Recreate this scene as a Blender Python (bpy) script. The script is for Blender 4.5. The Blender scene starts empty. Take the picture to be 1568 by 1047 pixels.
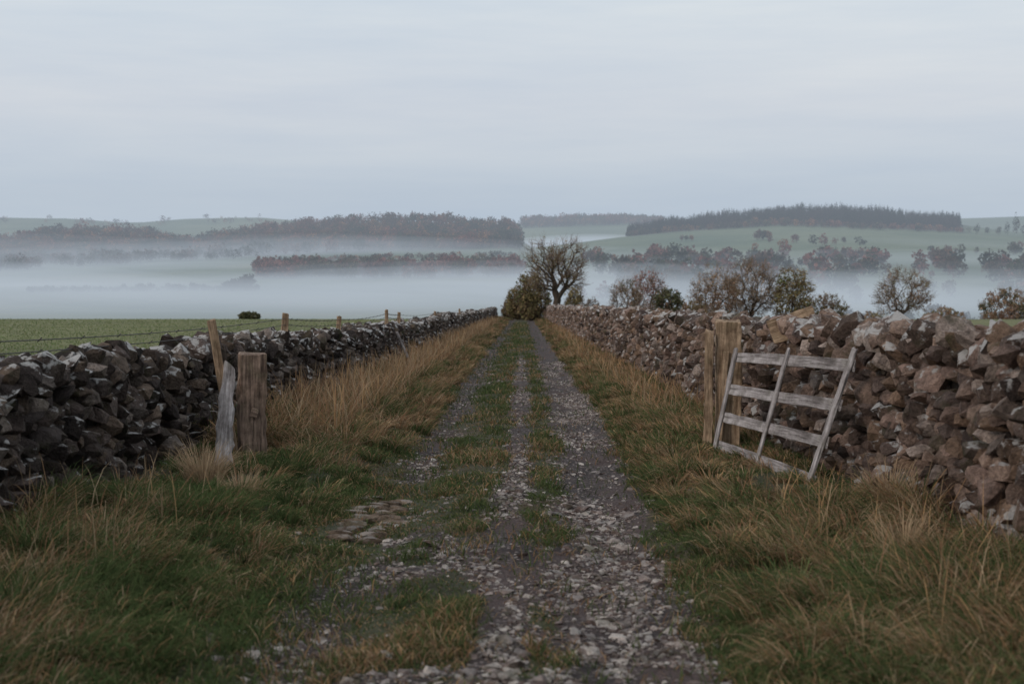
import bpy, bmesh, math, numpy as np
from mathutils import Vector, Matrix
R = np.random.default_rng(7)
F = 2178.0; VX = 800.0; HY = 385.0; SL = 80.0/2178.0; EYE = 1.6

# ---------------------------------------------------------------- helpers
def hash2(ix, iy, s):
    h = np.sin(ix*127.1 + iy*311.7 + s*74.7)*43758.5453
    return h - np.floor(h)
def vnoise(x, y, s=0):
    x = np.asarray(x, float); y = np.asarray(y, float)
    ix = np.floor(x); iy = np.floor(y); fx = x-ix; fy = y-iy
    fx = fx*fx*(3-2*fx); fy = fy*fy*(3-2*fy)
    a = hash2(ix, iy, s); b = hash2(ix+1, iy, s); c = hash2(ix, iy+1, s); d = hash2(ix+1, iy+1, s)
    return (a*(1-fx)+b*fx)*(1-fy)+(c*(1-fx)+d*fx)*fy
def fbm(x, y, s=0, o=3):
    t = 0; a = .5; n = 0
    for i in range(o):
        t = t+a*vnoise(x*2**i, y*2**i, s+i*3); n += a; a *= .5
    return t/n
def sst(a, b, x):
    t = np.clip((x-a)/(b-a), 0, 1); return t*t*(3-2*t)

def mk(name, V, FL, col=None, mats=None, smooth=False, parent=None, extra=None):
    me = bpy.data.meshes.new(name)
    V = np.ascontiguousarray(V, dtype=np.float32)
    me.vertices.add(len(V)); me.vertices.foreach_set('co', V.ravel())
    loops = []; tot = []
    for f in FL:
        if len(f) == 0: continue
        f = np.asarray(f); loops.append(f.ravel()); tot.append(np.full(len(f), f.shape[1]))
    loops = np.concatenate(loops).astype(np.int32); tot = np.concatenate(tot).astype(np.int32)
    st = np.concatenate([[0], np.cumsum(tot)[:-1]]).astype(np.int32)
    me.loops.add(len(loops)); me.loops.foreach_set('vertex_index', loops)
    me.polygons.add(len(tot)); me.polygons.foreach_set('loop_start', st)
    me.polygons.foreach_set('loop_total', tot)
    me.polygons.foreach_set('use_smooth', np.full(len(tot), smooth))
    me.update(calc_edges=True)
    if col is not None:
        c = np.ones((len(V), 4), np.float32); c[:, :3] = col
        at = me.color_attributes.new('col', 'FLOAT_COLOR', 'POINT'); at.data.foreach_set('color', c.ravel())
    if extra:
        for k, v in extra.items():
            at = me.attributes.new(k, 'FLOAT', 'POINT'); at.data.foreach_set('value', np.asarray(v, np.float32))
    ob = bpy.data.objects.new(name, me); bpy.context.scene.collection.objects.link(ob)
    for m in (mats or []): me.materials.append(m)
    if parent: ob.parent = parent
    return ob

# ---------------------------------------------------------------- terrain height
Xk = np.array([-600, 0, 100, 200, 290, 400, 520, 650, 780, 815, 950, 1010, 1190, 1300, 1460, 1568, 2200.])
ST = [
 (150, None, -5.5), (200, None, -9.5), (300, None, -25), (450, None, -38), (800, None, -42),
 (1000, [478]*17, None),
 (1200, [442, 440, 438, 437, 435, 437, 440, 438, 436, 434, 432, 430, 428, 430, 432, 434, 434], None),
 (1500, [430, 426, 424, 420, 415, 411, 409, 407, 405, 404, 401, 399, 395, 396, 400, 402, 402], None),
 (1800, [408, 405, 404, 402, 400, 398, 395, 392, 388, 388, 380, 378, 371, 372, 378, 382, 382], None),
 (2100, [385, 385, 384, 384, 384, 379, 372, 368, 366, 380, 364, 359, 347, 351, 358, 362, 362], None),
 (2400, [376, 373, 358, 358, 374, 352, 342, 339, 350, 381, 366, 348, 329, 329, 342, 357, 357], None),
 (2750, [395]*17, None),
 (3600, [332, 333, 335, 342, 335, 333, 344, 350, 344, 342, 337, 340, 340, 340, 335, 332, 332], None),
 (4600, [345]*17, None), (9000, [352]*17, None)]
SD = np.array([s[0] for s in ST], float)
SZ = np.array([[s[2]]*17 if s[1] is None else [EYE-(v-HY)/F*s[0] for v in s[1]] for s in ST])
def far(x, y):
    x = np.asarray(x, float); y = np.asarray(y, float)
    u = VX+F*x/np.maximum(y, 100)
    cols = np.stack([np.interp(u, Xk, SZ[i]) for i in range(len(SD))], 0)
    yy = np.clip(y, 150, 8999); i = np.clip(np.searchsorted(SD, yy, side='right')-1, 0, len(SD)-2)
    t = (yy-SD[i])/(SD[i+1]-SD[i])
    a = np.take_along_axis(cols, i[None], 0)[0]; b = np.take_along_axis(cols, (i+1)[None], 0)[0]
    return a*(1-t)+b*t
def edges(y):
    eL = -1.3-.3*sst(15, 9, y)+.3*(fbm(y*.5, 0*y, 3)-.5)
    eR = 1.2-.2*sst(15, 7, y)+.25*(fbm(y*.6, 0*y, 9)-.5)
    return eL, eR
def masks(x, y):
    eL, eR = edges(y)
    cx = .52+.27*sst(5, 19, y)
    n = (fbm(x*2.2, y*1.1, 5)-.5)+.8*(fbm(x*7, y*5, 6)-.5)
    rr = 1-sst(.26, .48, np.abs(x-cx)+n*.35)
    mid = (1-sst(.06, .2, np.abs(x+.13-.1*sst(9, 16, y))+n*.25))*sst(60, 30, y)
    lr = (1-sst(.12, .36, np.abs(x+1.0)+n*.4))*.75*sst(.3, .55, fbm(x*1.2, y*.5, 14)+.15*sst(12, 20, y))
    nearmix = sst(13, 9, y)*sst(.45, .6, fbm(x*2.3, y*1.9, 8)+.3*(fbm(x*9, y*8, 15)-.5))*(1-sst(-.2, 0., np.abs(x+.3)-.9))
    g = np.maximum(np.maximum(rr, mid), np.maximum(lr, nearmix*.8))
    g = g*sst(eR+.1, eR-.1, x)*sst(eL-.1, eL+.1, x)
    return g
def G(x, y):
    x = np.asarray(x, float); y = np.asarray(y, float)
    z = np.where(y < 150, -SL*y, far(x, np.maximum(y, 150)))
    near = sst(160, 120, y)*sst(9, 5, np.abs(x))
    eL, eR = edges(y)
    v = sst(-.05, .6, x-eR)+sst(-.05, .7, eL-x)
    cx = .52+.27*sst(5, 19, y)
    rut = -.07*np.exp(-((x-cx)/.3)**2)-.06*np.exp(-((x+1.02)/.28)**2)
    b = .07*(fbm(x*1.2, y*1.2, 11)-.5)+.045*(fbm(x*5, y*5, 12)-.5)
    return z+near*(.07*v+rut+b)

# ---------------------------------------------------------------- materials
def newmat(name):
    m = bpy.data.materials.new(name); m.use_nodes = True
    nt = m.node_tree; nt.nodes.clear(); return m, nt
def N(nt, t, **k):
    n = nt.nodes.new(t)
    for a, b in k.items(): setattr(n, a, b)
    return n
def mix(nt, f, a, b, bt='MIX'):
    n = nt.nodes.new('ShaderNodeMix'); n.data_type = 'RGBA'; n.blend_type = bt
    for s, v in ((0, f), (6, a), (7, b)):
        if hasattr(v, 'links'): nt.links.new(v, n.inputs[s])
        else: n.inputs[s].default_value = v if s == 0 else (*v, 1)
    return n.outputs[2]
def ramp(nt, v, lo, hi, clo=(0, 0, 0), chi=(1, 1, 1)):
    n = nt.nodes.new('ShaderNodeValToRGB'); n.color_ramp.elements[0].position = lo; n.color_ramp.elements[1].position = hi
    n.color_ramp.elements[0].color = (*clo, 1); n.color_ramp.elements[1].color = (*chi, 1)
    nt.links.new(v, n.inputs[0]); return n.outputs[0]
def noise(nt, co, sc, det=4, rough=.6):
    n = N(nt, 'ShaderNodeTexNoise'); n.inputs['Scale'].default_value = sc; n.inputs['Detail'].default_value = det
    n.inputs['Roughness'].default_value = rough; nt.links.new(co, n.inputs['Vector']); return n.outputs['Fac']
def principled(nt, col, rough=.85, bump=None, bs=.5, bd=.02, spec=.2):
    p = N(nt, 'ShaderNodeBsdfPrincipled'); p.inputs['Roughness'].default_value = rough
    p.inputs['Specular IOR Level'].default_value = spec
    nt.links.new(col, p.inputs['Base Color'])
    if bump is not None:
        b = N(nt, 'ShaderNodeBump'); b.inputs['Strength'].default_value = bs; b.inputs['Distance'].default_value = bd
        nt.links.new(bump, b.inputs['Height']); nt.links.new(b.outputs[0], p.inputs['Normal'])
    o = N(nt, 'ShaderNodeOutputMaterial'); nt.links.new(p.outputs[0], o.inputs[0]); return p

def mat_foliage(name, trans=.3):
    m, nt = newmat(name)
    a = N(nt, 'ShaderNodeAttribute', attribute_name='col')
    d = N(nt, 'ShaderNodeBsdfDiffuse'); t = N(nt, 'ShaderNodeBsdfTranslucent'); mx = N(nt, 'ShaderNodeMixShader')
    mx.inputs[0].default_value = trans
    nt.links.new(a.outputs['Color'], d.inputs[0]); nt.links.new(a.outputs['Color'], t.inputs[0])
    nt.links.new(d.outputs[0], mx.inputs[1]); nt.links.new(t.outputs[0], mx.inputs[2])
    o = N(nt, 'ShaderNodeOutputMaterial'); nt.links.new(mx.outputs[0], o.inputs[0]); return m
M_grass = mat_foliage('grass_blades'); M_fol = mat_foliage('foliage', .25)

def mat_stone(name, lich=.5, lo=.56, hi=.66, upk=.09, topk=.04):
    m, nt = newmat(name)
    a = N(nt, 'ShaderNodeAttribute', attribute_name='col'); tc = N(nt, 'ShaderNodeTexCoord'); co = tc.outputs['Object']
    n1 = noise(nt, co, 9, 6, .7); n2 = noise(nt, co, 38, 5, .7); n3 = noise(nt, co, 4.2, 4, .65)
    c = mix(nt, 1.0, a.outputs['Color'], ramp(nt, n1, .3, .72, (.4, .37, .36), (1.5, 1.43, 1.36)), 'MULTIPLY')
    c = mix(nt, 1.0, c, ramp(nt, n2, .3, .7, (.55, .55, .55), (1.4, 1.4, 1.4)), 'MULTIPLY')
    g = N(nt, 'ShaderNodeNewGeometry'); sx = N(nt, 'ShaderNodeSeparateXYZ'); nt.links.new(g.outputs['Normal'], sx.inputs[0])
    up = N(nt, 'ShaderNodeMath', operation='MULTIPLY_ADD'); nt.links.new(sx.outputs[2], up.inputs[0]); up.inputs[1].default_value = upk
    nt.links.new(n3, up.inputs[2])
    at2 = N(nt, 'ShaderNodeAttribute', attribute_name='top')
    u2 = N(nt, 'ShaderNodeMath', operation='MULTIPLY_ADD'); nt.links.new(at2.outputs['Fac'], u2.inputs[0]); u2.inputs[1].default_value = topk; nt.links.new(up.outputs[0], u2.inputs[2])
    f = ramp(nt, u2.outputs[0], lo, hi)
    fm = N(nt, 'ShaderNodeMath', operation='MULTIPLY'); nt.links.new(f, fm.inputs[0]); fm.inputs[1].default_value = lich
    c = mix(nt, fm.outputs[0], c, (.56, .55, .54))
    mo = noise(nt, co, 3.1, 4, .6)
    mm = N(nt, 'ShaderNodeMath', operation='MULTIPLY'); nt.links.new(ramp(nt, mo, .56, .7), mm.inputs[0]); mm.inputs[1].default_value = .6
    c = mix(nt, mm.outputs[0], c, (.055, .06, .026))
    ad = N(nt, 'ShaderNodeMath', operation='ADD'); nt.links.new(n1, ad.inputs[0]); nt.links.new(n2, ad.inputs[1])
    principled(nt, c, .9, ad.outputs[0], 1., .045); return m
M_wallL = mat_stone('dark_limestone', .85, .635, .68, .09, .04); M_wallR = mat_stone('brown_limestone', .8, .63, .68, .08, .035)
M_peb = mat_stone('pale_gravel_stone', .3)

def mat_wood(name, c1, c2, green=0.25):
    m, nt = newmat(name); tc = N(nt, 'ShaderNodeTexCoord'); mp = N(nt, 'ShaderNodeMapping')
    mp.inputs['Scale'].default_value = (2.2, 34, 34); nt.links.new(tc.outputs['Object'], mp.inputs[0])
    n1 = noise(nt, mp.outputs[0], 1.0, 6, .7); n2 = noise(nt, tc.outputs['Object'], 4.5, 5, .7)
    c = ramp(nt, n1, .36, .64, c1, c2)
    c = mix(nt, 1.0, c, ramp(nt, n2, .3, .7, (.4, .37, .35), (1.35, 1.35, 1.35)), 'MULTIPLY')
    n3 = noise(nt, tc.outputs['Object'], 7, 4, .6)
    gm = N(nt, 'ShaderNodeMath', operation='MULTIPLY'); nt.links.new(ramp(nt, n3, .5, .68), gm.inputs[0]); gm.inputs[1].default_value = green
    c = mix(nt, gm.outputs[0], c, (.10, .10, .05))
    principled(nt, c, .85, n1, .9, .018); return m
M_woodgrey = mat_wood('weathered_grey_wood', (.13, .115, .112), (.44, .41, .41), .25)
M_woodpost = mat_wood('weathered_post_wood', (.07, .048, .038), (.34, .245, .19), .3)
M_woodtan = mat_wood('tan_wood', (.15, .10, .062), (.48, .35, .24), .2)
M_wooddark = mat_wood('dark_wood', (.02, .015, .012), (.07, .05, .04), .1)
m, nt = newmat('rusty_wire'); rgb = N(nt, 'ShaderNodeRGB'); rgb.outputs[0].default_value = (.05, .045, .045, 1); principled(nt, rgb.outputs[0], .6); M_wire = m

m, nt = newmat('pasture_and_track'); M_ter = m
a = N(nt, 'ShaderNodeAttribute', attribute_name='col'); gv = N(nt, 'ShaderNodeAttribute', attribute_name='gravel')
tc = N(nt, 'ShaderNodeTexCoord'); co = tc.outputs['Object']
n1 = noise(nt, co, 1.3, 6, .7); n2 = noise(nt, co, 14, 6, .75); n4 = noise(nt, co, .012, 4, .6); n6 = noise(nt, co, 60, 4, .7)
c = mix(nt, 1.0, a.outputs['Color'], ramp(nt, n1, .3, .7, (.7, .7, .7), (1.3, 1.3, 1.25)), 'MULTIPLY')
c = mix(nt, 1.0, c, ramp(nt, n2, .3, .7, (.5, .5, .5), (1.45, 1.45, 1.4)), 'MULTIPLY')
c = mix(nt, 1.0, c, ramp(nt, n4, .35, .65, (.85, .88, .85), (1.15, 1.1, 1.1)), 'MULTIPLY')
vo = N(nt, 'ShaderNodeTexVoronoi'); vo.inputs['Scale'].default_value = 34; nt.links.new(co, vo.inputs['Vector'])
vcol = N(nt, 'ShaderNodeSeparateColor'); nt.links.new(vo.outputs['Color'], vcol.inputs[0])
stone = ramp(nt, vcol.outputs[0], .45, 1.0, (.06, .043, .04), (.30, .25, .24))
stone = mix(nt, ramp(nt, vo.outputs['Distance'], .25, .55), stone, (.035, .026, .025))
n5 = noise(nt, co, .9, 4, .65)
mud = mix(nt, 1.0, (.07, .048, .045), ramp(nt, n6, .35, .65, (.4, .4, .4), (1.7, 1.65, 1.6)), 'MULTIPLY')
stone = mix(nt, ramp(nt, n5, .44, .6), stone, mud)
gm = N(nt, 'ShaderNodeMath', operation='MULTIPLY_ADD'); nt.links.new(n2, gm.inputs[0]); gm.inputs[1].default_value = 1.1; gm.inputs[2].default_value = -.55
ga = N(nt, 'ShaderNodeMath', operation='ADD'); nt.links.new(gm.outputs[0], ga.inputs[0]); nt.links.new(gv.outputs['Fac'], ga.inputs[1])
c = mix(nt, ramp(nt, ga.outputs[0], .35, .6), c, stone)
hb = N(nt, 'ShaderNodeMath', operation='SUBTRACT'); nt.links.new(n2, hb.inputs[0]); nt.links.new(vo.outputs['Distance'], hb.inputs[1])
hc = N(nt, 'ShaderNodeMath', operation='ADD'); nt.links.new(hb.outputs[0], hc.inputs[0]); nt.links.new(n6, hc.inputs[1])
principled(nt, c, .8, hc.outputs[0], .8, .03, .25)

# ---------------------------------------------------------------- terrain mesh
xa = np.arange(-4.5, 4.51, .07); g = [4.5]
while g[-1] < 9000: g.append(g[-1]+max(.12, (g[-1]-4)*.045))
g = np.array(g[1:]); xs = np.concatenate([-g[::-1], xa, g])
ya = list(np.arange(3, 22, .09))
while ya[-1] < 9000: ya.append(ya[-1]+min(max(.1, (ya[-1]-15)*.02), 28 if ya[-1] < 4700 else 400))
yb = [3.0]
while yb[-1] > -400: yb.append(yb[-1]-max(.3, (3-yb[-1])*.2))
ys = np.concatenate([np.array(yb[1:])[::-1], np.array(ya)])
XX, YY = np.meshgrid(xs, ys); x = XX.ravel(); y = YY.ravel(); z = G(x, y)
z = z+sst(900, 1400, y)*4*(fbm(x/160, y/160, 21)-.5)
idx = np.arange(len(x)).reshape(len(ys), len(xs))
Q = np.stack([idx[:-1, :-1].ravel(), idx[:-1, 1:].ravel(), idx[1:, 1:].ravel(), idx[1:, :-1].ravel()], 1)
grs = fbm(x*.9, y*.9, 30)
col = np.zeros((len(x), 3)); base = np.array([.048, .05, .024]); straw = np.array([.075, .058, .034])
col[:] = base; col += (straw-base)*sst(.4, .65, grs)[:, None]
fieldm = (np.abs(x) > 3.6)[:, None]
col = np.where(fieldm, np.array([.155, .16, .072])*(.75+.5*fbm(x*.12, y*.2, 33))[:, None], col)
farm = sst(140, 400, y)[:, None]
fc = np.array([.115, .15, .095])+(fbm(x/220, y/260, 34)-.5)[:, None]*np.array([.10, .08, .04])
u_ = VX+F*x/np.maximum(y, 100)
lowf = (sst(900, 960, y)*sst(1150, 1100, y))[:, None]*(vnoise(u_/210, y/60, 37) > .5)[:, None]
fc = fc*(1-lowf*.4)+np.array([.2, .2, .13])*lowf*.4
ploughed = (sst(1180, 1230, y)*sst(1700, 1650, y)*sst(820, 790, u_)*(vnoise(u_/150, y/230, 35) > .5))[:, None]
fc = fc*(1-ploughed)+np.array([.15, .17, .11])*ploughed
wood = (sst(1850, 1950, y)*sst(2500, 2450, y)*sst(810, 790, u_)+sst(2130, 2160, y)*sst(2480, 2450, y)*sst(955, 970, u_)*sst(1475, 1460, u_))[:, None]
fc = fc*(1-wood)+np.array([.05, .038, .03])*wood
col = col*(1-farm)+fc*farm
gr = masks(x, y)*(y < 160)*(y > -50)
mk('ground', np.stack([x, y, z], 1), [Q], col, [M_ter], True, extra={'gravel': gr})

# ---------------------------------------------------------------- stones
def proto(npts, p, seed):
    r = np.random.default_rng(seed); v = r.normal(size=(npts, 3))
    v /= (np.abs(v)**p).sum(1, keepdims=True)**(1/p); v *= r.uniform(.74, 1.08, (npts, 1))
    bm = bmesh.new()
    for q in v: bm.verts.new(q)
    bmesh.ops.convex_hull(bm, input=bm.verts)
    for e in [e for e in bm.verts if not e.link_faces]: bm.verts.remove(e)
    bmesh.ops.triangulate(bm, faces=bm.faces[:])
    bm.verts.ensure_lookup_table(); bm.verts.index_update()
    V = np.array([q.co[:] for q in bm.verts]); T = np.array([[q.index for q in f.verts] for f in bm.faces]); bm.free(); return V, T
PR = [proto(20, 4, 100+i) for i in range(18)]; PB = [proto(11, 3, 200+i) for i in range(8)]
def euler(a, b, c):
    ca, sa, cb, sb, cc, sc = np.cos(a), np.sin(a), np.cos(b), np.sin(b), np.cos(c), np.sin(c)
    M = np.empty((len(a), 3, 3))
    M[:, 0, 0] = cb*cc; M[:, 0, 1] = sa*sb*cc-ca*sc; M[:, 0, 2] = ca*sb*cc+sa*sc
    M[:, 1, 0] = cb*sc; M[:, 1, 1] = sa*sb*sc+ca*cc; M[:, 1, 2] = ca*sb*sc-sa*cc
    M[:, 2, 0] = -sb; M[:, 2, 1] = sa*cb; M[:, 2, 2] = ca*cb
    return M
def scatter(protos, P, S, A, col):
    Vs = []; Ts = []; Cs = []; off = 0
    rot = euler(A[:, 0], A[:, 1], A[:, 2]); pid = R.integers(0, len(protos), len(P))
    for k, (V, T) in enumerate(protos):
        s = np.where(pid == k)[0]
        if len(s) == 0: continue
        W = np.einsum('nij,nvj->nvi', rot[s], V[None]*S[s][:, None, :])+P[s][:, None, :]
        Vs.append(W.reshape(-1, 3)); Ts.append((T[None]+(np.arange(len(s))*len(V))[:, None, None]+off).reshape(-1, 3))
        Cs.append(np.repeat(col[s], len(V), 0)); off += len(s)*len(V)
    return np.concatenate(Vs), np.concatenate(Ts), np.concatenate(Cs)

def wall(name, fx, side, Hf, y0, y1, pal, mat, nc=10, thick=.55):
    P = []; S = []; A = []; C = []; Tp = []
    for k in range(nc):
        yy = y0+R.uniform(0, .2)
        while yy < y1:
            big = R.random() < .14
            w = R.uniform(.08, .22)*(1.5 if big else 1)
            h = float(Hf(np.array([yy]))[0]); ch = h/nc
            yc = yy+w/2; zz = (k+.5)*ch+R.normal(0, .03)+.025*math.sin(yy*1.7+k)
            xf = float(fx(np.array([yc]))[0])+side*(.09*zz/h+.14+R.normal(0, .04))
            P.append((xf, yc, zz)); S.append((.15, w*.56, ch*R.uniform(.45, .78)*(1.35 if big else 1)))
            A.append((R.normal(0, .4), R.normal(0, .2), R.normal(0, .3)))
            C.append(R.random()); Tp.append(1.0 if k == nc-1 else 0.); yy += w*R.uniform(.88, 1.04)
    for lay in range(3):
        yy = y0
        while yy < y1:
            w = R.uniform(.09, .27); yc = yy+w/2
            h = float(Hf(np.array([yc]))[0]); xf = float(fx(np.array([yc]))[0])
            off = (.2, .33, .5)[lay]+R.normal(0, .04)
            P.append((xf+side*off, yc, h+R.uniform(-.08, .06)+(.02 if lay == 1 else 0)))
            S.append((R.uniform(.10, .2), w*R.uniform(.45, .7), R.uniform(.055, .14)))
            A.append((R.normal(0, .6), R.normal(0, .45), R.normal(0, .7))); C.append(R.random()); Tp.append(1.3); yy += w*R.uniform(.9, 1.25)
    P = np.array(P); S = np.array(S); A = np.array(A); C = np.array(C); Tp = np.array(Tp)
    P[:, 2] += -SL*P[:, 1]+.02
    pal = np.array(pal); ci = R.integers(0, len(pal), len(P))
    col = pal[ci]*(.4+.95*C)[:, None]
    V, T, c = scatter(PR, P, S, A, np.concatenate([col, Tp[:, None]], 1))
    tp = c[:, 3]; c = c[:, :3]
    n0 = len(V)
    yy = np.arange(y0, y1+.5, .5); f = fx(yy)+side*.18; b = fx(yy)+side*thick; h = Hf(yy)-.08; g0 = -SL*yy
    cv = np.concatenate([np.stack([f, yy, g0-.2], 1), np.stack([f+side*.06, yy, g0+h], 1), np.stack([b, yy, g0+h], 1), np.stack([b+side*.08, yy, g0-.3], 1)])
    n = len(yy); q = []
    for s in range(4):
        s2 = (s+1) % 4
        q.append(np.stack([s*n+np.arange(n-1), s*n+np.arange(1, n), s2*n+np.arange(1, n), s2*n+np.arange(n-1)], 1))
    caps = np.array([[0, n, 2*n, 3*n], [n-1, 2*n-1, 3*n-1, 4*n-1]])
    q = np.concatenate(q+[caps])+n0
    V = np.concatenate([V, cv]); c = np.concatenate([c, np.tile(np.array([.025, .022, .02]), (len(cv), 1))])
    return mk(name, V, [T, q], c, [mat], extra={'top': np.concatenate([tp, np.zeros(len(cv))])})
fxR = lambda y: np.interp(y, [3, 8, 11.5, 12.5, 14.5, 20, 46, 100, 170], [3.0, 2.95, 2.9, 2.88, 2.68, 2.55, 2.35, 2.25, 2.3])+.05*(vnoise(y*.4, y*0, 41)-.5)
fxL = lambda y: -np.interp(y, [3, 8, 14, 23, 45, 100, 170], [3.6, 3.55, 3.42, 3.15, 2.95, 2.75, 2.75])+.06*(vnoise(y*.35, y*0, 42)-.5)
HR = lambda y: 1.31-.06*sst(12, 8, y)+.10*(vnoise(y*.7, y*0, 43)-.5)+.14*(vnoise(y*.12, y*0, 45)-.5)
HL = lambda y: 1.02-.04*sst(18, 26, y)+.14*(vnoise(y*.8, y*0, 44)-.5)+.12*(vnoise(y*.15, y*0, 46)-.5)
wall('dry_stone_wall', fxL, -1, HL, 4, 158, [(.12, .098, .09), (.09, .073, .068), (.14, .11, .09), (.062, .052, .05), (.20, .175, .16)], M_wallL, 9)
wall('dry_stone_wall', fxR, 1, HR, 4, 158, [(.235, .17, .145), (.18, .135, .115), (.14, .108, .098), (.27, .20, .165), (.22, .155, .115), (.32, .27, .245)], M_wallR, 11)

# ---------------------------------------------------------------- gravel and stones on the track
n = 130000
py = 5+R.random(n)**1.7*36; px = R.uniform(-1.75, 1.5, n); mk_ = masks(px, py)
keep = R.random(n) < (.03+.85*mk_)*(.09+sst(.42, .6, fbm(px*1.8, py*.9, 51)))*(.5+.5*sst(-.6, .3, px))
px = px[keep]; py = py[keep]; n = len(px)
sz = .006+.021*R.random(n)**2.3
big = R.random(n) < .11*sst(18, 8, py); sz[big] *= R.uniform(1.5, 2.4, big.sum())
S = np.stack([sz*R.uniform(.8, 1.4, n), sz*R.uniform(.8, 1.4, n), sz*R.uniform(.35, .6, n)], 1)
P = np.stack([px, py, G(px, py)+sz*.0], 1); A = np.stack([R.normal(0, .25, n), R.normal(0, .25, n), R.uniform(0, 6, n)], 1)
pl = np.array([(.29, .24, .225), (.42, .375, .355), (.15, .11, .10), (.20, .16, .145), (.58, .54, .51)])
V, T, c = scatter(PB, P, S, A, pl[R.integers(0, 5, n)]*R.uniform(.7, 1.15, (n, 1)))
mk('gravel', V, [T], c, [M_peb])
P = []; S = []; A = []
for i in range(13):
    yy = 9.7+i*.17; x0 = -1.14+R.normal(0, .05)
    for j in range(2):
        P.append((x0+(j-.5)*.2+R.normal(0, .02), yy+R.normal(0, .02), 0)); S.append((.11, .045, .03)); A.append((0, 0, R.normal(0, .08)))
P = np.array(P); P[:, 2] = G(P[:, 0], P[:, 1])+.012
V, T, c = scatter(PR, P, np.array(S), np.array(A), np.tile((.20, .155, .12), (len(P), 1))*R.uniform(.6, 1.2, (len(P), 1)))
mk('paving_setts', V, [T], c, [M_peb])

# ---------------------------------------------------------------- grass
def blades(P, H, W, lean, bend, c0, c1, face=None):
    n = len(P); fa = R.uniform(0, 2*math.pi, n) if face is None else face
    w = np.stack([np.cos(fa), np.sin(fa), np.zeros(n)], 1)*(W*.5)[:, None]
    l = np.stack([np.cos(lean), np.sin(lean), np.zeros(n)], 1)
    vs = []
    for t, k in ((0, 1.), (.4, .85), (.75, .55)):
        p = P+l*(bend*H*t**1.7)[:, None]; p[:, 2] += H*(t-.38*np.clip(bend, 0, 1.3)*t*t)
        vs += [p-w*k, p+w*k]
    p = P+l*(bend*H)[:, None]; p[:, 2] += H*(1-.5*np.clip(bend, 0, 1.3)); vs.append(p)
    V = np.stack(vs, 1).reshape(-1, 3); b = (np.arange(n)*7)[:, None]
    Qd = np.concatenate([b+np.array([[0, 1, 3, 2]]), b+np.array([[2, 3, 5, 4]])]); Td = b+np.array([[4, 5, 6]])
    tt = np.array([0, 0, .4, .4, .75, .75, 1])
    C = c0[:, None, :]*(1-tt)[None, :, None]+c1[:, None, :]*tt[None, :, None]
    return V, Qd, Td, C.reshape(-1, 3)
GREEN = np.array([(.09, .13, .05), (.115, .155, .06), (.075, .11, .045), (.135, .145, .065)])
STRAW = np.array([(.38, .27, .17), (.46, .34, .22), (.32, .20, .115), (.46, .29, .15), (.28, .155, .09)])
def bcol(n, ps):
    s = R.random(n) < ps
    return np.where(s[:, None], STRAW[R.integers(0, 5, n)], GREEN[R.integers(0, 4, n)])*R.uniform(.7, 1.2, (n, 1))
class Acc:
    def __init__(s): s.V = []; s.Q = []; s.T = []; s.C = []; s.o = 0
    def add(s, r):
        V, Q_, T_, C = r; s.V.append(V); s.Q.append(Q_+s.o); s.T.append(T_+s.o); s.C.append(C); s.o += len(V)
    def done(s, name): return mk(name, np.concatenate(s.V), [np.concatenate(s.Q), np.concatenate(s.T)], np.concatenate(s.C), [M_grass])
def sampley(n, a, b, pw=1.0):
    t = R.random(n); return a*(b/a)**t if pw == 1 else (a**(1-pw)+t*(b**(1-pw)-a**(1-pw)))**(1/(1-pw))
def hfac(side, x, y):
    if side > 0: return 1-.6*sst(1.5, 1.9, x)*sst(10.2, 11, y)*sst(16, 15.2, y)
    return 1-.55*sst(-2.1, -2.4, x)*sst(10.5, 11.6, y)*sst(15.2, 14.4, y)
def verge(acc, side, y0, y1, n, hmin, hmax, wmul, strawf, pw):
    yy = sampley(n, y0, y1, pw); eL, eR = edges(yy)
    if side > 0: lo = eR-.12; hi = fxR(yy)+.05
    else: lo = eL+.12; hi = fxL(yy)-.05
    t = R.random(n); xx = lo+(hi-lo)*t
    hh = R.uniform(hmin, hmax, n)*(.2+.8*sst(0, .5, t))*(.4+1.2*sst(.3, .7, fbm(xx*1.5, yy*.9, 61)))*hfac(side, xx, yy)
    ps = np.clip(strawf(yy, t)+1.5*(fbm(xx*1.3, yy*.8, 62)-.5), .03, .97)
    c = bcol(n, ps)
    W = (.0045+.0004*yy)*wmul*np.ones(n)
    acc.add(blades(np.stack([xx, yy, G(xx, yy)-.01], 1), hh, W, R.normal(math.pi*(1 if side > 0 else 0)-.6*side, 1., n), R.uniform(.3, 1.25, n), c*.65, c*1.05))
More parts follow.
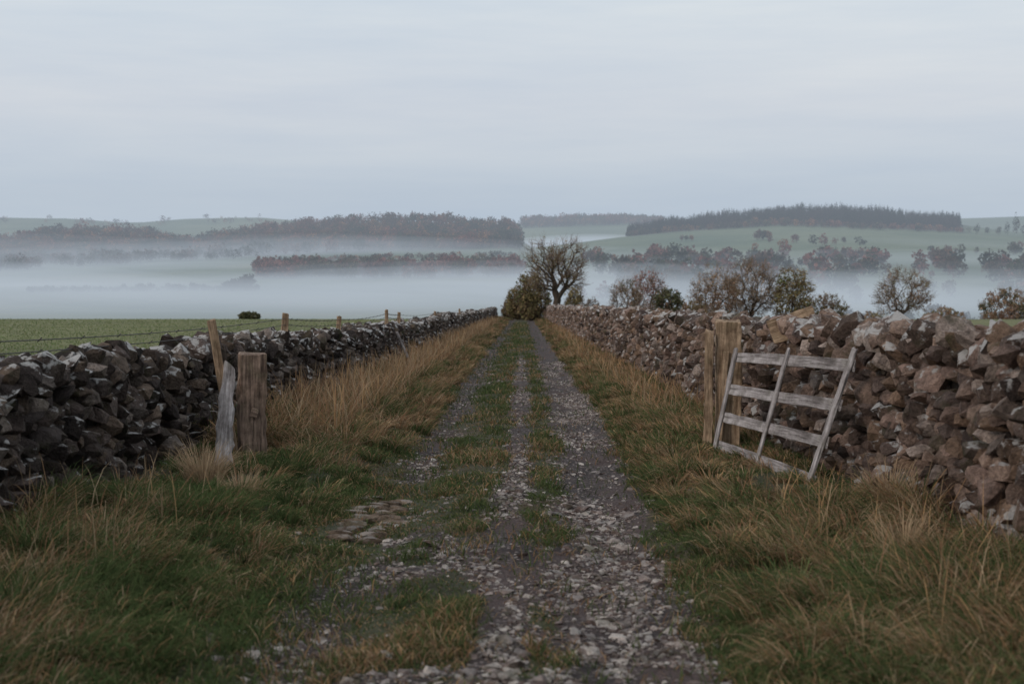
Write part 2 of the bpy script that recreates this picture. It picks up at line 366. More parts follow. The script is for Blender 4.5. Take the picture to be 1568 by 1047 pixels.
def tussocks(acc, side, y0, y1, n, per, h, psf, wmul=1., pw=1.5):
    cy = sampley(n, y0, y1, pw); eL, eR = edges(cy); t = R.uniform(.0, 1, n)
    cxx = (eR+(fxR(cy)-eR)*t) if side > 0 else (eL+(fxL(cy)-eL)*t)
    ch = h*R.uniform(.5, 1.35, n)*(.5+.5*t)*hfac(side, cxx, cy); cp = np.clip(psf(cy, t)+R.normal(0, .4, n), .02, .98); lean0 = R.uniform(0, 6.28, n)
    i = np.repeat(np.arange(n), per); m_ = len(i)
    an = R.uniform(0, 6.28, m_); r = R.random(m_)**.7*.11
    xx = cxx[i]+np.cos(an)*r; yy = cy[i]+np.sin(an)*r
    c = bcol(m_, cp[i])*R.uniform(.65, 1.3, n)[i][:, None]; dx = np.cos(an)*1.0+np.cos(lean0[i])*.6-side*.6; dy = np.sin(an)+np.sin(lean0[i])*.6-.35
    W = (.004+.00035*yy)*wmul
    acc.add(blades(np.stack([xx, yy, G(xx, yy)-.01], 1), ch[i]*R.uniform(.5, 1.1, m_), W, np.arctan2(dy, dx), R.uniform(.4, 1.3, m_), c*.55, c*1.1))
sfL = lambda y, t: .17+.56*sst(13, 20, y)+.16*t
sfR = lambda y, t: .34+.25*sst(14, 22, y)+.15*t
a1 = Acc()
verge(a1, -1, 5.5, 150, 75000, .06, .2, 1.0, sfL, 1.6); tussocks(a1, -1, 6, 16, 320, 95, .36, sfL); tussocks(a1, -1, 15, 150, 1400, 50, .50, lambda y, t: .72+0*y, 1.1, 1.3)
a1.done('verge_grass')
a1 = Acc()
verge(a1, 1, 5.0, 150, 75000, .06, .2, 1.0, sfR, 1.6); tussocks(a1, 1, 5, 15, 360, 95, .44, sfR); tussocks(a1, 1, 13, 150, 1200, 50, .34, lambda y, t: .48+.2*sst(20, 40, y), 1.1, 1.3)
a1.done('verge_grass')
a1 = Acc()
for side, y0, y1, n, h in ((-1, 15.5, 110, 3400, .68), (1, 19, 90, 1500, .42), (-1, 7, 14, 160, .5), (1, 6, 14, 260, .5)):
    yy = sampley(n, y0, y1, 1.4); eL, eR = edges(yy); t = R.uniform(.35, 1, n)
    xx = (eR+(fxR(yy)-eR)*t) if side > 0 else (eL+(fxL(yy)-eL)*t)
    c = STRAW[R.integers(0, 5, n)]*R.uniform(.8, 1.2, (n, 1))
    a1.add(blades(np.stack([xx, yy, G(xx, yy)], 1), h*R.uniform(.6, 1.2, n)*hfac(side, xx, yy), .004+.0003*yy, R.uniform(0, 6.28, n), R.uniform(.05, .7, n), c*.8, c*1.15))
for cx_, cy_, hh_, nn in ((-2.62, 11.6, .5, 330), (-2.2, 11.0, .3, 160), (2.25, 8.3, .42, 200), (2.75, 10.6, .45, 160)):
    an = R.uniform(0, 6.28, nn); r = R.random(nn)*.14; xx = cx_+np.cos(an)*r; yy = cy_+np.sin(an)*r
    c = STRAW[R.integers(0, 2, nn)]*R.uniform(.8, 1.25, (nn, 1))
    a1.add(blades(np.stack([xx, yy, G(xx, yy)], 1), hh_*R.uniform(.5, 1.1, nn), np.full(nn, .007), an, R.uniform(.2, .9, nn), c*.8, c*1.1))
a1.done('dry_grass_stems')
a1 = Acc(); n = 230000
yy = sampley(n, 4.8, 120, 1.7); eL, eR = edges(yy); xx = R.uniform(-1.9, 1.5, n); g_ = masks(xx, yy)
k = (R.random(n) < (1-g_)**1.2*.95*(.45+.55*sst(.35, .55, fbm(xx*2.3, yy*1.6, 74)))+.03)&(xx > eL-.2)&(xx < eR+.2); xx = xx[k]; yy = yy[k]; n = len(xx)
ps = np.clip(.22+1.3*(fbm(xx*1.4, yy*.6, 71)-.5), .03, .8); c = bcol(n, ps)*.95
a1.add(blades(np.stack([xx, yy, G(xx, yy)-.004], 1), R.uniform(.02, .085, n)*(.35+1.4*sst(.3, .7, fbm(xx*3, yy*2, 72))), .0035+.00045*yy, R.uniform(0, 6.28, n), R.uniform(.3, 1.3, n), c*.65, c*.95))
a1.done('track_grass')
a1 = Acc(); n = 50000
yy = sampley(n, 16, 150, 1.2); xx = -3.9-R.random(n)*yy*.42
c = GREEN[R.integers(0, 4, n)]*R.uniform(1.1, 1.6, (n, 1))*(.8+.4*fbm(xx*.25, yy*.12, 73))[:, None]
a1.add(blades(np.stack([xx, yy, G(xx, yy)], 1), R.uniform(.03, .08, n), .006+.0006*yy, R.uniform(0, 6.28, n), R.uniform(.3, 1., n), c*.85, c))
a1.done('pasture_grass')

# ---------------------------------------------------------------- timber
def empty(name, loc=(0, 0, 0)):
    e = bpy.data.objects.new(name, None); e.location = loc; bpy.context.scene.collection.objects.link(e); return e
def board(name, p0, p1, w, t, nrm, mat, parent=None, taper=1., seg=10, jit=.004, rough_top=0.):
    p0 = Vector(p0); p1 = Vector(p1); ax = (p1-p0); L = ax.length; ax.normalize()
    nr = Vector(nrm); nr = (nr-ax*nr.dot(ax)).normalized(); sd = nr.cross(ax).normalized()
    Vv = []; Ff = []
    bx = R.normal(0, jit*1.5, 3)
    for i in range(seg+1):
        s = i/seg; k = 1+(taper-1)*s; bow = math.sin(s*math.pi)*bx[0]
        for (a_, b_) in ((-.5, -.5), (0, -.5), (.5, -.5), (.5, 0), (.5, .5), (0, .5), (-.5, .5), (-.5, 0)):
            e = 0
            if i == seg and rough_top: e = R.normal(0, rough_top)
            Vv.append((s*L+e, a_*w*k+R.normal(0, jit)+bow, b_*t*k+R.normal(0, jit*.6)))
    for i in range(seg):
        for j in range(8):
            Ff.append([i*8+j, i*8+(j+1) % 8, (i+1)*8+(j+1) % 8, (i+1)*8+j])
    me = bpy.data.meshes.new(name); me.from_pydata(Vv, [], Ff+[list(range(8))[::-1], [seg*8+j for j in range(8)]]); me.update()
    me.materials.append(mat); ob = bpy.data.objects.new(name, me); bpy.context.scene.collection.objects.link(ob)
    Mx = Matrix((( ax.x, sd.x, nr.x, p0.x), (ax.y, sd.y, nr.y, p0.y), (ax.z, sd.z, nr.z, p0.z), (0, 0, 0, 1)))
    ob.matrix_world = Mx
    b = ob.modifiers.new('b', 'BEVEL'); b.width = .006; b.segments = 1; b.limit_method = 'ANGLE'
    if parent: ob.parent = parent
    return ob
gate = empty('wooden_gate')
BL = np.array([1.99, 14.75, -SL*14.75+.02]); BR = np.array([2.44, 12.0, -SL*12.0-.02])
TL = BL+np.array([.22, .02, 1.08]); TR = BR+np.array([.41, .05, 1.19])
nrm = np.cross(BR-BL, TL-BL); nrm /= np.linalg.norm(nrm)
if nrm[0] > 0: nrm = -nrm
def gpnt(u, v): return (BL*(1-u)+BR*u)*(1-v)+(TL*(1-u)+TR*u)*v
for i, v in enumerate((.10, .37, .64, .93)):
    board('rail_%d' % (i+1), gpnt(-.01, v+.01+R.normal(0, .008)), gpnt(1.0, v+R.normal(0, .008)), .10, .024, nrm, M_woodgrey, gate, jit=.004, rough_top=.006)
for nm, u, w in (('stile_left', .03, .08), ('stile_middle', .50, .07), ('stile_right', .985, .085)):
    board(nm, gpnt(u, -.04)+nrm*.026, gpnt(u, 1.03)+nrm*.026, w, .026, nrm, M_woodgrey, gate, jit=.004, rough_top=.01)
pst = empty('gate_post')
d = 15.3; X0 = (1112-VX)/F*d
board('post', (X0, d, -SL*d-.3), (X0+.02, d, -SL*d+1.42), .27, .24, (-.1, -1, 0), M_woodtan, pst, seg=14, jit=.008, rough_top=.015)
board('side_batten', (X0-.2, d-.1, -SL*d-.2), (X0-.19, d-.1, -SL*d+1.3), .09, .12, (-.1, -1, 0), M_woodtan, pst, seg=14, jit=.006, rough_top=.015)
board('front_batten', (X0-.1, d-.19, -SL*d-.1), (X0-.02, d-.155, -SL*d+1.1), .06, .05, (-.1, -1, 0), M_woodtan, pst, seg=10, jit=.004)
pst = empty('gate_post')
d = 14.2; X0 = (384-VX)/F*d; nL = (.38, -1, 0)
zb = -SL*d
board('post', (X0, d, zb-.3), (X0+.01, d, zb+1.10), .26, .22, nL, M_woodpost, pst, seg=14, jit=.008, rough_top=.012)
nv = Vector(nL).normalized()
board('notch', (X0-.03+nv.x*.105, d+nv.y*.105, zb+.42), (X0-.03+nv.x*.105, d+nv.y*.105, zb+.66), .12, .02, nL, M_wooddark, pst, seg=5, jit=.006, rough_top=.02)  # thin dark plate on the post face in place of a cut notch
board('split_strip', (X0+.03+nv.x*.125, d+nv.y*.125, zb+.5), (X0-.04+nv.x*.125, d+nv.y*.125, zb+.52), .09, .02, nL, M_woodpost, pst, seg=5, jit=.005)
board('old_leaning_post', (-2.77, 13.0, -SL*13-.1), (-2.80, 13.55, -SL*13+.98), .17, .09, (.25, -1, 0), M_woodgrey, None, taper=.62, seg=14, jit=.011, rough_top=.03)
def stake(d, x_, h0, h1, dxl=0., w=.075, mat=M_woodtan):
    board('fence_stake', (x_-dxl, d, -SL*d+h0), (x_, d, -SL*d+h1), w, w, (.3, -1, 0), mat, None, seg=6, jit=.004, rough_top=.01)
stake(14.4, -3.16, .0, 1.44, -.22, .085)
stake(21, -3.50, .3, 1.46, .12, .09); stake(26.5, -3.42, .3, 1.36, .05); stake(34.5, -3.3, .3, 1.45, 0.02)
stake(38, -3.3, .3, 1.38, .1); stake(52, -3.2, .2, 1.32, .05); stake(70, -3.1, .2, 1.35, 0)
stake(33, -2.93, .25, .95, -.3, .06, M_woodgrey)
def tube(pts, r, name, parent=None):
    cu = bpy.data.curves.new(name, 'CURVE'); cu.dimensions = '3D'; cu.bevel_depth = r; cu.bevel_resolution = 0
    for pp in pts:
        sp = cu.splines.new('POLY'); sp.points.add(len(pp)-1)
        for i, q in enumerate(pp): sp.points[i].co = (*q, 1)
    cu.materials.append(M_wire); ob = bpy.data.objects.new(name, cu); bpy.context.scene.collection.objects.link(ob)
    return ob
sup = [(-4.2, 3.0, 1.36), (-3.8, 9.0, 1.34), (-3.5, 21, 1.38), (-3.42, 26.5, 1.3), (-3.3, 34.5, 1.36), (-3.3, 38, 1.3), (-3.2, 52, 1.26), (-3.1, 70, 1.28)]
pts = []
for off in (0, -.09):
    for a_, b_ in zip(sup[:-1], sup[1:]):
        L = []
        for i in range(13):
            t = i/12; p = [a_[j]*(1-t)+b_[j]*t for j in range(3)]; p[2] += off-SL*p[1]-.05*4*t*(1-t)*min(1, (b_[1]-a_[1])/10); L.append(p)
            pts.append([(p[0]-.015, p[1]-.01, p[2]-.015), (p[0]+.015, p[1]+.01, p[2]+.018)])
        pts.append(L)
tube(pts, .0045, 'barbed_wire_fence')
d = 14.6; xb = (1232-VX)/F*d
board('propped_board', (xb-.28, d+.4, -SL*d+1.28), (xb+.2, d+.4, -SL*d+1.45), .26, .03, (0, -1, .15), M_woodtan, None, seg=6, jit=.004)

# ---------------------------------------------------------------- trees
def tree(name, x0, y0, H, hw, seed, leafcols, nleaf, leafsize=.14, lobes=((0, .5, 1., .5),), trunk=.0, natt=520, twigs=4, bark=(.09, .072, .058), twc=(.22, .16, .12), tw=.028, cull=.35, k_r=.03, pd=.32, lean=0.):
    """crown filled by attraction points; every point is joined to the cheapest earlier node (short branch + short path to the root)"""
    r = np.random.default_rng(seed); zb = float(G(np.array([x0]), np.array([y0]))[0])
    A = []
    lw = np.array([l[2]*l[3] for l in lobes]); lw = lw/lw.sum()
    for i in range(natt):
        l = lobes[r.choice(len(lobes), p=lw)]; v = r.normal(size=3); v /= np.linalg.norm(v); v *= r.uniform(.25, 1.)**.45
        p = np.array([(l[0]+v[0]*l[2])*hw, v[1]*l[2]*hw*.9, (l[1]+v[2]*l[3])*H])
        if p[2] < .03*H: p[2] = r.uniform(.03, .12)*H
        q = vnoise(p[0]*1.1/hw*2+seed, p[2]*1.1/H*5+p[1]/hw, 8)
        if q < cull*.55: p = p*np.array([.8, .8, .93])
        A.append(p)
    A = np.array(A)
    nodes = [np.array([0, 0, 0.])]; par = [-1]; pl = [0.]
    nt_ = max(1, int(trunk*8)+1)
    if trunk > 0:
        for i in range(1, nt_+1):
            nodes.append(np.array([lean*hw*i/nt_+r.normal(0, .02)*hw, r.normal(0, .02)*hw, trunk*H*i/nt_])); par.append(len(nodes)-2); pl.append(pl[-1]+trunk*H/nt_)
    root = nodes[-1]; order = np.argsort(np.linalg.norm((A-root)*np.array([1, 1, .8]), axis=1)); NA = np.zeros((natt*4+50, 3)); PL = np.zeros(natt*4+50)
    n = len(nodes); NA[:n] = nodes; PL[:n] = pl; tips = []
    step = H*.11; lo_ok = 1 if trunk > 0 else 0
    for ai in order:
        p = A[ai]; dd = np.linalg.norm(NA[:n]-p, axis=1); cost = dd+pd*PL[:n]+np.where(NA[:n, 2] > p[2]+.12*H, .25*H, 0)
        if lo_ok: cost[:max(1, nt_-1)] += H
        j = int(np.argmin(cost)); L = dd[j]; ns = min(4, max(1, int(L/step)+1)) if n < len(NA)-5 else 1
        b = NA[j].copy(); prev = j
        for s in range(1, ns+1):
            t = s/ns; q = b*(1-t)+p*t
            if s < ns: q = q+r.normal(0, L*.07, 3)+np.array([0, 0, L*.06*math.sin(t*3.14)])
            NA[n] = q; PL[n] = PL[prev]+L/ns; par.append(prev); prev = n; n += 1
        tips.append(prev)
    cnt = np.zeros(n); cnt[tips] = 1
    for i in range(n-1, 0, -1): cnt[par[i]] += cnt[i]
    pa = np.array(par[1:n]); ch = np.arange(1, n); p0 = NA[pa]; p1 = NA[ch]
    rr = H*k_r/math.sqrt(natt); ra = np.maximum(rr*np.sqrt(np.minimum(cnt[pa], cnt[ch]*1.6)), .018); rb = np.maximum(rr*np.sqrt(cnt[ch]), .015)
    ax = p1-p0; ax /= np.linalg.norm(ax, axis=1, keepdims=True)+1e-9
    t = np.where(np.abs(ax[:, 2:3]) < .9, np.array([[0, 0, 1.]]), np.array([[1., 0, 0]])); u = np.cross(ax, t); u /= np.linalg.norm(u, axis=1, keepdims=True)+1e-9; v = np.cross(ax, u)
    ring = []
    for k in range(4):
        dv = u*math.cos(k*math.pi/2)+v*math.sin(k*math.pi/2); ring += [p0+dv*ra[:, None], p1+dv*rb[:, None]]
    V = np.stack(ring, 1).reshape(-1, 3); ns = len(p0); b = (np.arange(ns)*8)[:, None]
    Qs = np.concatenate([b+np.array([[2*k, (2*k+2) % 8, (2*k+3) % 8, 2*k+1]]) for k in range(4)])
    C = np.tile(np.array(bark), (len(V), 1))
    E = NA[np.array(tips)]; cen = np.array([0, 0, .45*H])
    i = np.repeat(np.arange(len(E)), twigs); m_ = len(i)
    if m_:
        out = E[i]-cen; out /= np.linalg.norm(out, axis=1, keepdims=True)+1e-6
        dv = r.normal(size=(m_, 3))*.6+out*.9; dv[:, 2] += .25; dv /= np.linalg.norm(dv, axis=1, keepdims=True); L = r.uniform(.04, .11, m_)[:, None]*H
        a_ = E[i]+r.normal(0, .012*H, (m_, 3)); b2 = a_+dv*L; w_ = np.cross(dv, r.normal(size=(m_, 3))); w_ /= np.linalg.norm(w_, axis=1, keepdims=True); w_ *= tw*.5
        TV = np.stack([a_-w_, a_+w_, b2+w_*.5, b2-w_*.5], 1).reshape(-1, 3); o = len(V)
        V = np.concatenate([V, TV]); Qs = np.concatenate([Qs, o+(np.arange(m_)*4)[:, None]+np.array([[0, 1, 2, 3]])])
        C = np.concatenate([C, np.repeat(np.array(twc)*r.uniform(.6, 1.3, (m_, 1)), 4, 0)])
    if nleaf:
        i = r.integers(0, len(E), nleaf); keep = vnoise(E[i][:, 0]*.9+seed, E[i][:, 2]*.9+E[i][:, 1]*.5, 6) > cull*r.uniform(.6, 1.1, nleaf); i = i[keep]; nleaf = len(i)
        c_ = E[i]+r.normal(0, H*.03, (nleaf, 3))
        a_ = r.normal(size=(nleaf, 3)); a_ /= np.linalg.norm(a_, axis=1, keepdims=True); b_ = np.cross(a_, r.normal(size=(nleaf, 3))); b_ /= np.linalg.norm(b_, axis=1, keepdims=True)
        s = (leafsize*r.uniform(.35, .9, nleaf))[:, None]; a_ *= s; b_ *= s*.7
        LV = np.stack([c_-a_, c_-b_, c_+a_*.9, c_+b_], 1).reshape(-1, 3); o = len(V)
        LQ = o+(np.arange(nleaf)*4)[:, None]+np.array([[0, 1, 2, 3]])
        lc = np.array(leafcols); cl = vnoise(E[i][:, 0]*.7+seed, E[i][:, 2]*.7, 5)
        cc = lc[(np.clip(cl*1.4-.2+r.normal(0, .15, nleaf), 0, .999)*len(lc)).astype(int)]*r.uniform(.6, 1.3, (nleaf, 1))
        V = np.concatenate([V, LV]); C = np.concatenate([C, np.repeat(cc, 4, 0)]); Qs = np.concatenate([Qs, LQ])
    V = V+np.array([x0, y0, zb-.1])
    return mk(name, V, [Qs], C, [M_fol])
def at(X, d): return ((X-VX)/F*d, d)
OL = [(.25, .21, .105), (.19, .175, .085), (.30, .23, .12), (.22, .16, .10)]
BRN = [(.34, .21, .14), (.27, .165, .11), (.23, .175, .10), (.37, .25, .16)]
DG = [(.10, .11, .06), (.13, .13, .07), (.085, .09, .055)]
def T(name, X, d, ytop, wpx, seed, cols, nl, **k):
    x_, y_ = at(X, d); zb = float(G(np.array([x_]), np.array([y_]))[0]); zt = EYE-(ytop-HY)/F*d
    return tree(name, x_, y_, zt-zb, wpx/2/F*d*.92, seed, cols, nl, **k)
BUSH = dict(lobes=((0, .48, .95, .46), (-.35, .4, .6, .38), (.4, .38, .55, .36)), natt=420)
T('roadside_tree', 852, 132, 355, 122, 3, OL, 1500, leafsize=.11, trunk=.26, natt=640, twigs=4, lobes=((-.3, .73, .62, .24), (.35, .70, .6, .24), (0, .58, .9, .2), (.5, .47, .4, .14), (-.45, .47, .42, .14)), k_r=.042, cull=.5, pd=.45)
T('ivy_covered_tree', 815, 138, 405, 58, 4, OL+[(.14, .15, .07)], 3800, leafsize=.18, **BUSH)
T('hawthorn_bush', 794, 142, 432, 44, 5, OL, 3000, leafsize=.17, **BUSH)
T('hawthorn_bush', 781, 148, 454, 30, 6, OL, 2200, leafsize=.16, **BUSH)
T('hawthorn_bush', 802, 156, 464, 40, 26, DG+OL, 3500, leafsize=.2, **BUSH)
T('hawthorn_bush', 828, 154, 455, 44, 27, DG+OL, 3500, leafsize=.2, **BUSH)
T('hawthorn_bush', 880, 128, 432, 36, 7, OL, 1800, leafsize=.15, **BUSH)
T('hawthorn_bush', 906, 150, 450, 30, 8, DG+OL, 1200, leafsize=.15, **BUSH)
T('bare_tree', 960, 175, 416, 66, 9, BRN+DG, 1800, leafsize=.15, twigs=6, **BUSH)
T('dark_bush', 1022, 180, 436, 58, 10, DG+BRN[:1], 5000, leafsize=.22, **BUSH)
T('rowan_tree', 992, 235, 406, 66, 19, [(.30, .15, .13), (.25, .15, .12)], 3000, leafsize=.24, trunk=.12, lobes=((0, .55, 1, .42),))
T('bare_tree', 1096, 172, 396, 92, 11, BRN, 3600, leafsize=.15, twigs=9, cull=.3, **BUSH)
T('bare_tree', 1148, 176, 388, 96, 28, BRN, 3600, leafsize=.15, twigs=9, cull=.3, trunk=.08, lobes=((0, .55, .95, .42), (-.4, .45, .5, .35), (.4, .5, .5, .35)))
T('autumn_tree', 1212, 175, 400, 76, 12, OL+[(.15, .16, .07)], 5200, leafsize=.2, cull=.35, twigs=6, **BUSH)
T('hawthorn_bush', 1266, 180, 444, 72, 13, OL+BRN, 3500, leafsize=.17, twigs=6, **BUSH)
T('bare_tree', 1381, 180, 403, 106, 14, OL+BRN, 2400, leafsize=.15, trunk=.14, natt=560, twigs=6, cull=.4, lobes=((0, .6, .8, .36), (-.5, .42, .45, .26), (.5, .5, .45, .28)))
T('hawthorn_bush', 1540, 190, 434, 96, 15, BRN+DG, 5000, leafsize=.2, twigs=6, **BUSH)
T('hawthorn_bush', 1445, 200, 466, 76, 16, OL+BRN, 4000, leafsize=.2, **BUSH)
T('hawthorn_bush', 1325, 205, 474, 80, 29, OL+BRN, 4000, leafsize=.2, **BUSH)
T('hawthorn_bush', 1060, 190, 455, 60, 30, OL+BRN, 3500, leafsize=.2, **BUSH)
T('dark_bush', 381, 148, 474, 40, 17, DG, 2800, leafsize=.13, **BUSH)

# ---------------------------------------------------------------- distant woods
def crowns(name, px, py, H, W, cols, nq, conif=False, sink=.0):
    n = len(px); zb = far(px, py)+4*(fbm(px/160, py/160, 21)-.5)*sst(900, 1400, py)
    i = np.repeat(np.arange(n), nq); m_ = len(i); dv = R.normal(size=(m_, 3)); dv /= np.linalg.norm(dv, axis=1, keepdims=True)
    if conif:
        t = R.random(m_)**.8; rad = (1-t)*.9+.08; P = np.stack([dv[:, 0]*rad*W[i]*.5, dv[:, 1]*rad*W[i]*.5, H[i]*(.08+.9*t)], 1)
        s = W[i]*.2*(1.15-t)
    else:
        lump = .75+.5*vnoise(dv[:, 0]*2.3+i*3.1, dv[:, 2]*2.3+dv[:, 1], 7)
        rr = R.uniform(.4, 1, m_)*lump
        P = np.stack([dv[:, 0]*W[i]*.5*rr, dv[:, 1]*W[i]*.5*rr, H[i]*(.52+.46*dv[:, 2]*rr)], 1); s = W[i]*R.uniform(.05, .14, m_)
    P += np.stack([px, py, zb-sink], 1)[i]
    a_ = R.normal(size=(m_, 3)); a_ /= np.linalg.norm(a_, axis=1, keepdims=True); b_ = np.cross(a_, R.normal(size=(m_, 3))); b_ /= np.linalg.norm(b_, axis=1, keepdims=True)
    a_ *= s[:, None]; b_ *= s[:, None]*.8
    V = np.stack([P-a_, P-b_, P+a_, P+b_], 1).reshape(-1, 3); Qs = (np.arange(m_)*4)[:, None]+np.array([[0, 1, 2, 3]])
    C = np.repeat(cols[i]*R.uniform(.65, 1.35, (m_, 1)), 4, 0)
    return mk(name, V, [Qs], C, [M_fol])
WD = np.array([(.19, .088, .065), (.12, .066, .05), (.08, .076, .045), (.22, .115, .06), (.095, .068, .05), (.05, .055, .035)])
def region(n, X0, X1, d0, d1, hlo, hhi, wf, pal, name, nq=60, conif=False, mask=None, d0f=None):
    X = R.uniform(X0, X1, n); d = R.uniform(d0, d1, n)
    if d0f is not None: d = d0f(X)+R.random(n)*(d1-d0f(X))
    if mask is not None:
        k = mask(X, d); X = X[k]; d = d[k]
    n = len(X); px = (X-VX)/F*d; H = R.uniform(hlo, hhi, n)*(.75+.5*vnoise(X/18, d/50, 83)); W = H*R.uniform(*wf, n)
    ci = (np.clip(vnoise(X/22, d/45, 81)*1.3-.15+R.normal(0, .2, n), 0, .999)*len(pal)).astype(int)
    return crowns(name, px, d, H, W, pal[ci]*R.uniform(.7, 1.3, (n, 1)), nq, conif)
region(3600, -120, 798, 1880, 2440, 11, 20, (.65, 1.0), WD, 'distant_woodland', 44)
region(1100, -120, 420, 1560, 1880, 9, 17, (.65, 1.0), WD[[1, 2, 4, 5]], 'valley_woodland', 60, mask=lambda X, d: d > 1590+X*.6+80*vnoise(X/30, X*0, 97))
region(2600, 960, 1466, 2140, 2420, 14, 19, (.38, .5), np.array([(.03, .032, .022), (.04, .036, .026), (.05, .035, .028)]), 'conifer_plantation', 40, True, d0f=lambda X: 2120+60*np.abs(np.sin(X/60)))
region(260, 962, 1480, 2110, 2150, 7, 12, (.7, 1.1), WD, 'woodland_edge', 50)
region(700, 800, 1012, 3450, 3650, 12, 22, (.8, 1.2), WD, 'far_ridge_woodland', 30)
region(160, -100, 400, 3450, 3600, 8, 14, (.8, 1.2), WD, 'far_ridge_woodland', 30, mask=lambda X, d: vnoise(X/25, X*0, 91) > .6)
region(480, 395, 800, 1290, 1420, 8, 17, (.75, 1.1), np.array([(.18, .095, .08), (.21, .10, .085), (.11, .095, .065)]), 'valley_trees', 110)
region(200, 40, 395, 1145, 1160, 2.5, 4.5, (.9, 1.6), np.array([(.05, .05, .035), (.06, .05, .035)]), 'hedgerow', 70)
region(9, 340, 380, 1140, 1160, 8, 12, (.9, 1.2), np.array([(.05, .05, .035), (.06, .045, .035)]), 'hedgerow_trees', 160)
region(14, 180, 300, 1140, 1160, 4, 7, (.9, 1.4), np.array([(.05, .05, .035), (.06, .045, .035)]), 'hedgerow_trees', 120)
region(110, 395, 800, 1690, 1720, 4, 8, (.8, 1.3), WD, 'hedgerow', 60)
region(480, 840, 1650, 1050, 1500, 9, 18, (.75, 1.05), np.array([(.10, .075, .055), (.19, .095, .08), (.06, .065, .04), (.085, .07, .05)]), 'valley_trees', 120, mask=lambda X, d: (vnoise(X/55, d/130, 92) > .34))
region(120, 1080, 1600, 1600, 1800, 8, 14, (.75, 1.), WD, 'valley_trees', 90, mask=lambda X, d: (vnoise(X/40, d/80, 93) > .5))
region(70, 1290, 1600, 650, 900, 6, 11, (.8, 1.1), np.array([(.06, .05, .04), (.05, .055, .035)]), 'valley_trees', 160)
for X_, d_, h_ in ((1166, 1850, 20), (1011, 1500, 15), (1262, 1500, 16), (1438, 1450, 20), (1050, 1900, 9), (905, 1500, 18), (930, 1480, 14)):
    p = np.array([(X_-VX)/F*d_+dx for dx in (-6, 0, 7)]); dd = np.full(3, float(d_))
    crowns('field_tree', p, dd, h_*R.uniform(.6, 1., 3), h_*R.uniform(.6, .8, 3), WD[[1, 2, 3]], 160)
pX = np.array([1492, 1508, 1525, 1538, 1551, 1553, 1563]); pd_ = np.full(7, 2080.)
crowns('pine_tree_clump', (pX-VX)/F*pd_, pd_, np.array([16, 12, 14, 22, 34, 30, 20.]), np.array([9, 8, 9, 9, 10, 11, 9.]), WD[[5, 5, 2, 5, 5, 2, 5]], 120, sink=-1)

# ---------------------------------------------------------------- mist
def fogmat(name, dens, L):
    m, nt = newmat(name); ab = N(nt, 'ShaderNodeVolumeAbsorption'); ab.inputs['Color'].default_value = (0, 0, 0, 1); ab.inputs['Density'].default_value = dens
    em = N(nt, 'ShaderNodeEmission'); em.inputs['Color'].default_value = (*L, 1); em.inputs['Strength'].default_value = dens  # mist glows by itself: emission stands in for light scattered inside it
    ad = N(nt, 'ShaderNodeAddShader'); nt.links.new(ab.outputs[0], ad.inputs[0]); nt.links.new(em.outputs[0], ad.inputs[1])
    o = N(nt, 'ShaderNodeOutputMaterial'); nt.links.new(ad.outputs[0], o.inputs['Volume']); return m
def box(name, x0, x1, y0, y1, z0, z1, mat):
    V = np.array([(x, y, z) for x in (x0, x1) for y in (y0, y1) for z in (z0, z1)])
    Qs = np.array([(0, 1, 3, 2), (4, 6, 7, 5), (0, 4, 5, 1), (2, 3, 7, 6), (0, 2, 6, 4), (1, 5, 7, 3)])
    return mk(name, V, [Qs], None, [mat])
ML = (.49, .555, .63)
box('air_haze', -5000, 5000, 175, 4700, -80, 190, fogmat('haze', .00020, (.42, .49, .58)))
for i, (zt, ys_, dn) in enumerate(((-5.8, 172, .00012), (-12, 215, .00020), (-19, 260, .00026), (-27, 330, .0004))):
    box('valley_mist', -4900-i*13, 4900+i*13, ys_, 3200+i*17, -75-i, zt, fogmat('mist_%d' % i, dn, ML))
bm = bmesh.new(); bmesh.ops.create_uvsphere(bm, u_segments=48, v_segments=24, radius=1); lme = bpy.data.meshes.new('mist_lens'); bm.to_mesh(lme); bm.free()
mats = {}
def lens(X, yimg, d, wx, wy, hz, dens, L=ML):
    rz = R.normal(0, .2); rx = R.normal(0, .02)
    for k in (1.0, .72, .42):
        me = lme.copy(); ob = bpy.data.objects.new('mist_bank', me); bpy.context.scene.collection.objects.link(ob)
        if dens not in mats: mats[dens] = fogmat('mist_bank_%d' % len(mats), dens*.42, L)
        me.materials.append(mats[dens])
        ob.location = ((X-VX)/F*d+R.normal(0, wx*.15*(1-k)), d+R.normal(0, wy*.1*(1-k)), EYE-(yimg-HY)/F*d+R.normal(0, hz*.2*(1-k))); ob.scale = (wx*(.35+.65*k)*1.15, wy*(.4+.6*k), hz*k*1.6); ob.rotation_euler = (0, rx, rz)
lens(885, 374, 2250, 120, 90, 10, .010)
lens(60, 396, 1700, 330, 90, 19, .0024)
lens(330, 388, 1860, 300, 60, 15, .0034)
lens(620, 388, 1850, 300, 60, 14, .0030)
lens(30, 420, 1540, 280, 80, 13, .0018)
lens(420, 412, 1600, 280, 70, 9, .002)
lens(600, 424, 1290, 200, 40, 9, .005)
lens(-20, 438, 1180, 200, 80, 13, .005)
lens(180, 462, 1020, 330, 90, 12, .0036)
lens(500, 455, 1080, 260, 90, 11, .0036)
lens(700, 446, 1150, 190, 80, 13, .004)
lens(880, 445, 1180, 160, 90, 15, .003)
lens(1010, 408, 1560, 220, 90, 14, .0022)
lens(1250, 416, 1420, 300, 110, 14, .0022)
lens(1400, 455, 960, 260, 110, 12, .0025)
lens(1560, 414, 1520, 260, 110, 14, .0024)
lens(1120, 452, 1000, 200, 90, 13, .0035)
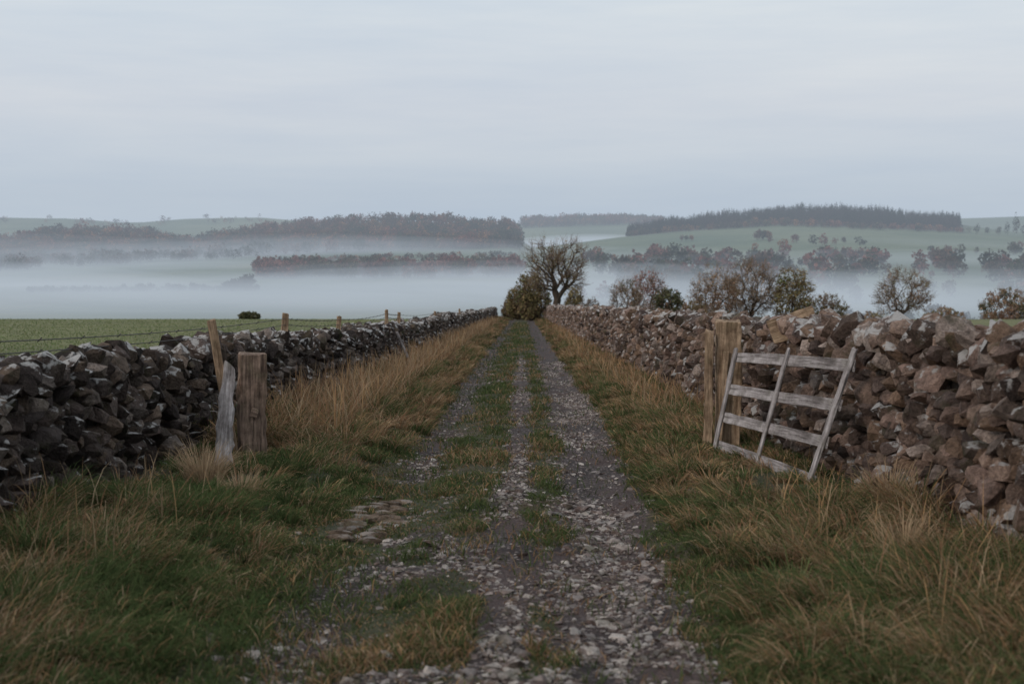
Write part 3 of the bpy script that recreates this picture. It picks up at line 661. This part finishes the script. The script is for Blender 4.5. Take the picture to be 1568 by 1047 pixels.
lens(1350, 386, 1850, 260, 70, 12, .002)

# ---------------------------------------------------------------- world, sun, camera
w = bpy.data.worlds.new('World'); bpy.context.scene.world = w; w.use_nodes = True; nt = w.node_tree; nt.nodes.clear()
sky = N(nt, 'ShaderNodeTexSky'); sky.sky_type = 'NISHITA'; sky.sun_disc = False; sky.sun_elevation = math.radians(24); sky.sun_rotation = math.radians(235)
sky.air_density = 1.2; sky.dust_density = 3
tc = N(nt, 'ShaderNodeTexCoord'); sx = N(nt, 'ShaderNodeSeparateXYZ'); nt.links.new(tc.outputs['Generated'], sx.inputs[0])
gr_ = N(nt, 'ShaderNodeValToRGB'); nt.links.new(sx.outputs[2], gr_.inputs[0]); cr = gr_.color_ramp
cr.elements[0].position = 0; cr.elements[0].color = (.58, .675, .78, 1); cr.elements[1].position = 1; cr.elements[1].color = (.80, .84, .90, 1)
for p_, c_ in ((.05, (.655, .72, .80)), (.1, (.725, .755, .815)), (.17, (.75, .80, .85))):
    e = cr.elements.new(p_); e.color = (*c_, 1)
mp = N(nt, 'ShaderNodeMapping'); mp.inputs['Scale'].default_value = (1.6, 1.6, 15); mp.inputs['Rotation'].default_value = (.03, .05, 0); nt.links.new(tc.outputs['Generated'], mp.inputs[0])
n1 = noise(nt, mp.outputs[0], 1.6, 6, .6)
cl = mix(nt, 1.0, gr_.outputs[0], ramp(nt, n1, .3, .72, (.87, .91, .95), (1.10, 1.075, 1.025)), 'MULTIPLY')
sc = mix(nt, 1.0, cl, (10, 10, 10), 'MULTIPLY')
fin = mix(nt, .94, sky.outputs[0], sc)
bg = N(nt, 'ShaderNodeBackground'); bg.inputs['Strength'].default_value = .1; nt.links.new(fin, bg.inputs[0])
o = N(nt, 'ShaderNodeOutputWorld'); nt.links.new(bg.outputs[0], o.inputs[0])
sl = bpy.data.lights.new('sun', 'SUN'); sl.energy = 1.1; sl.angle = math.radians(12); sl.color = (1, .87, .77)
so = bpy.data.objects.new('sun', sl); bpy.context.scene.collection.objects.link(so)
so.rotation_euler = Vector((.75, .52, -.42)).to_track_quat('-Z', 'Y').to_euler()
cam = bpy.data.cameras.new('camera'); cam.lens = 50; cam.sensor_width = 36; cam.clip_end = 20000; cam.clip_start = .1
cam.dof.use_dof = True; cam.dof.focus_distance = 17; cam.dof.aperture_fstop = 2.8
co_ = bpy.data.objects.new('camera', cam); bpy.context.scene.collection.objects.link(co_)
co_.location = (0, 0, EYE); co_.rotation_euler = (math.radians(90)-math.atan((523.5-HY)/F), 0, math.atan(16/F))
sc_ = bpy.context.scene; sc_.camera = co_
sc_.view_settings.view_transform = 'Standard'; sc_.view_settings.look = 'None'; sc_.view_settings.exposure = 0
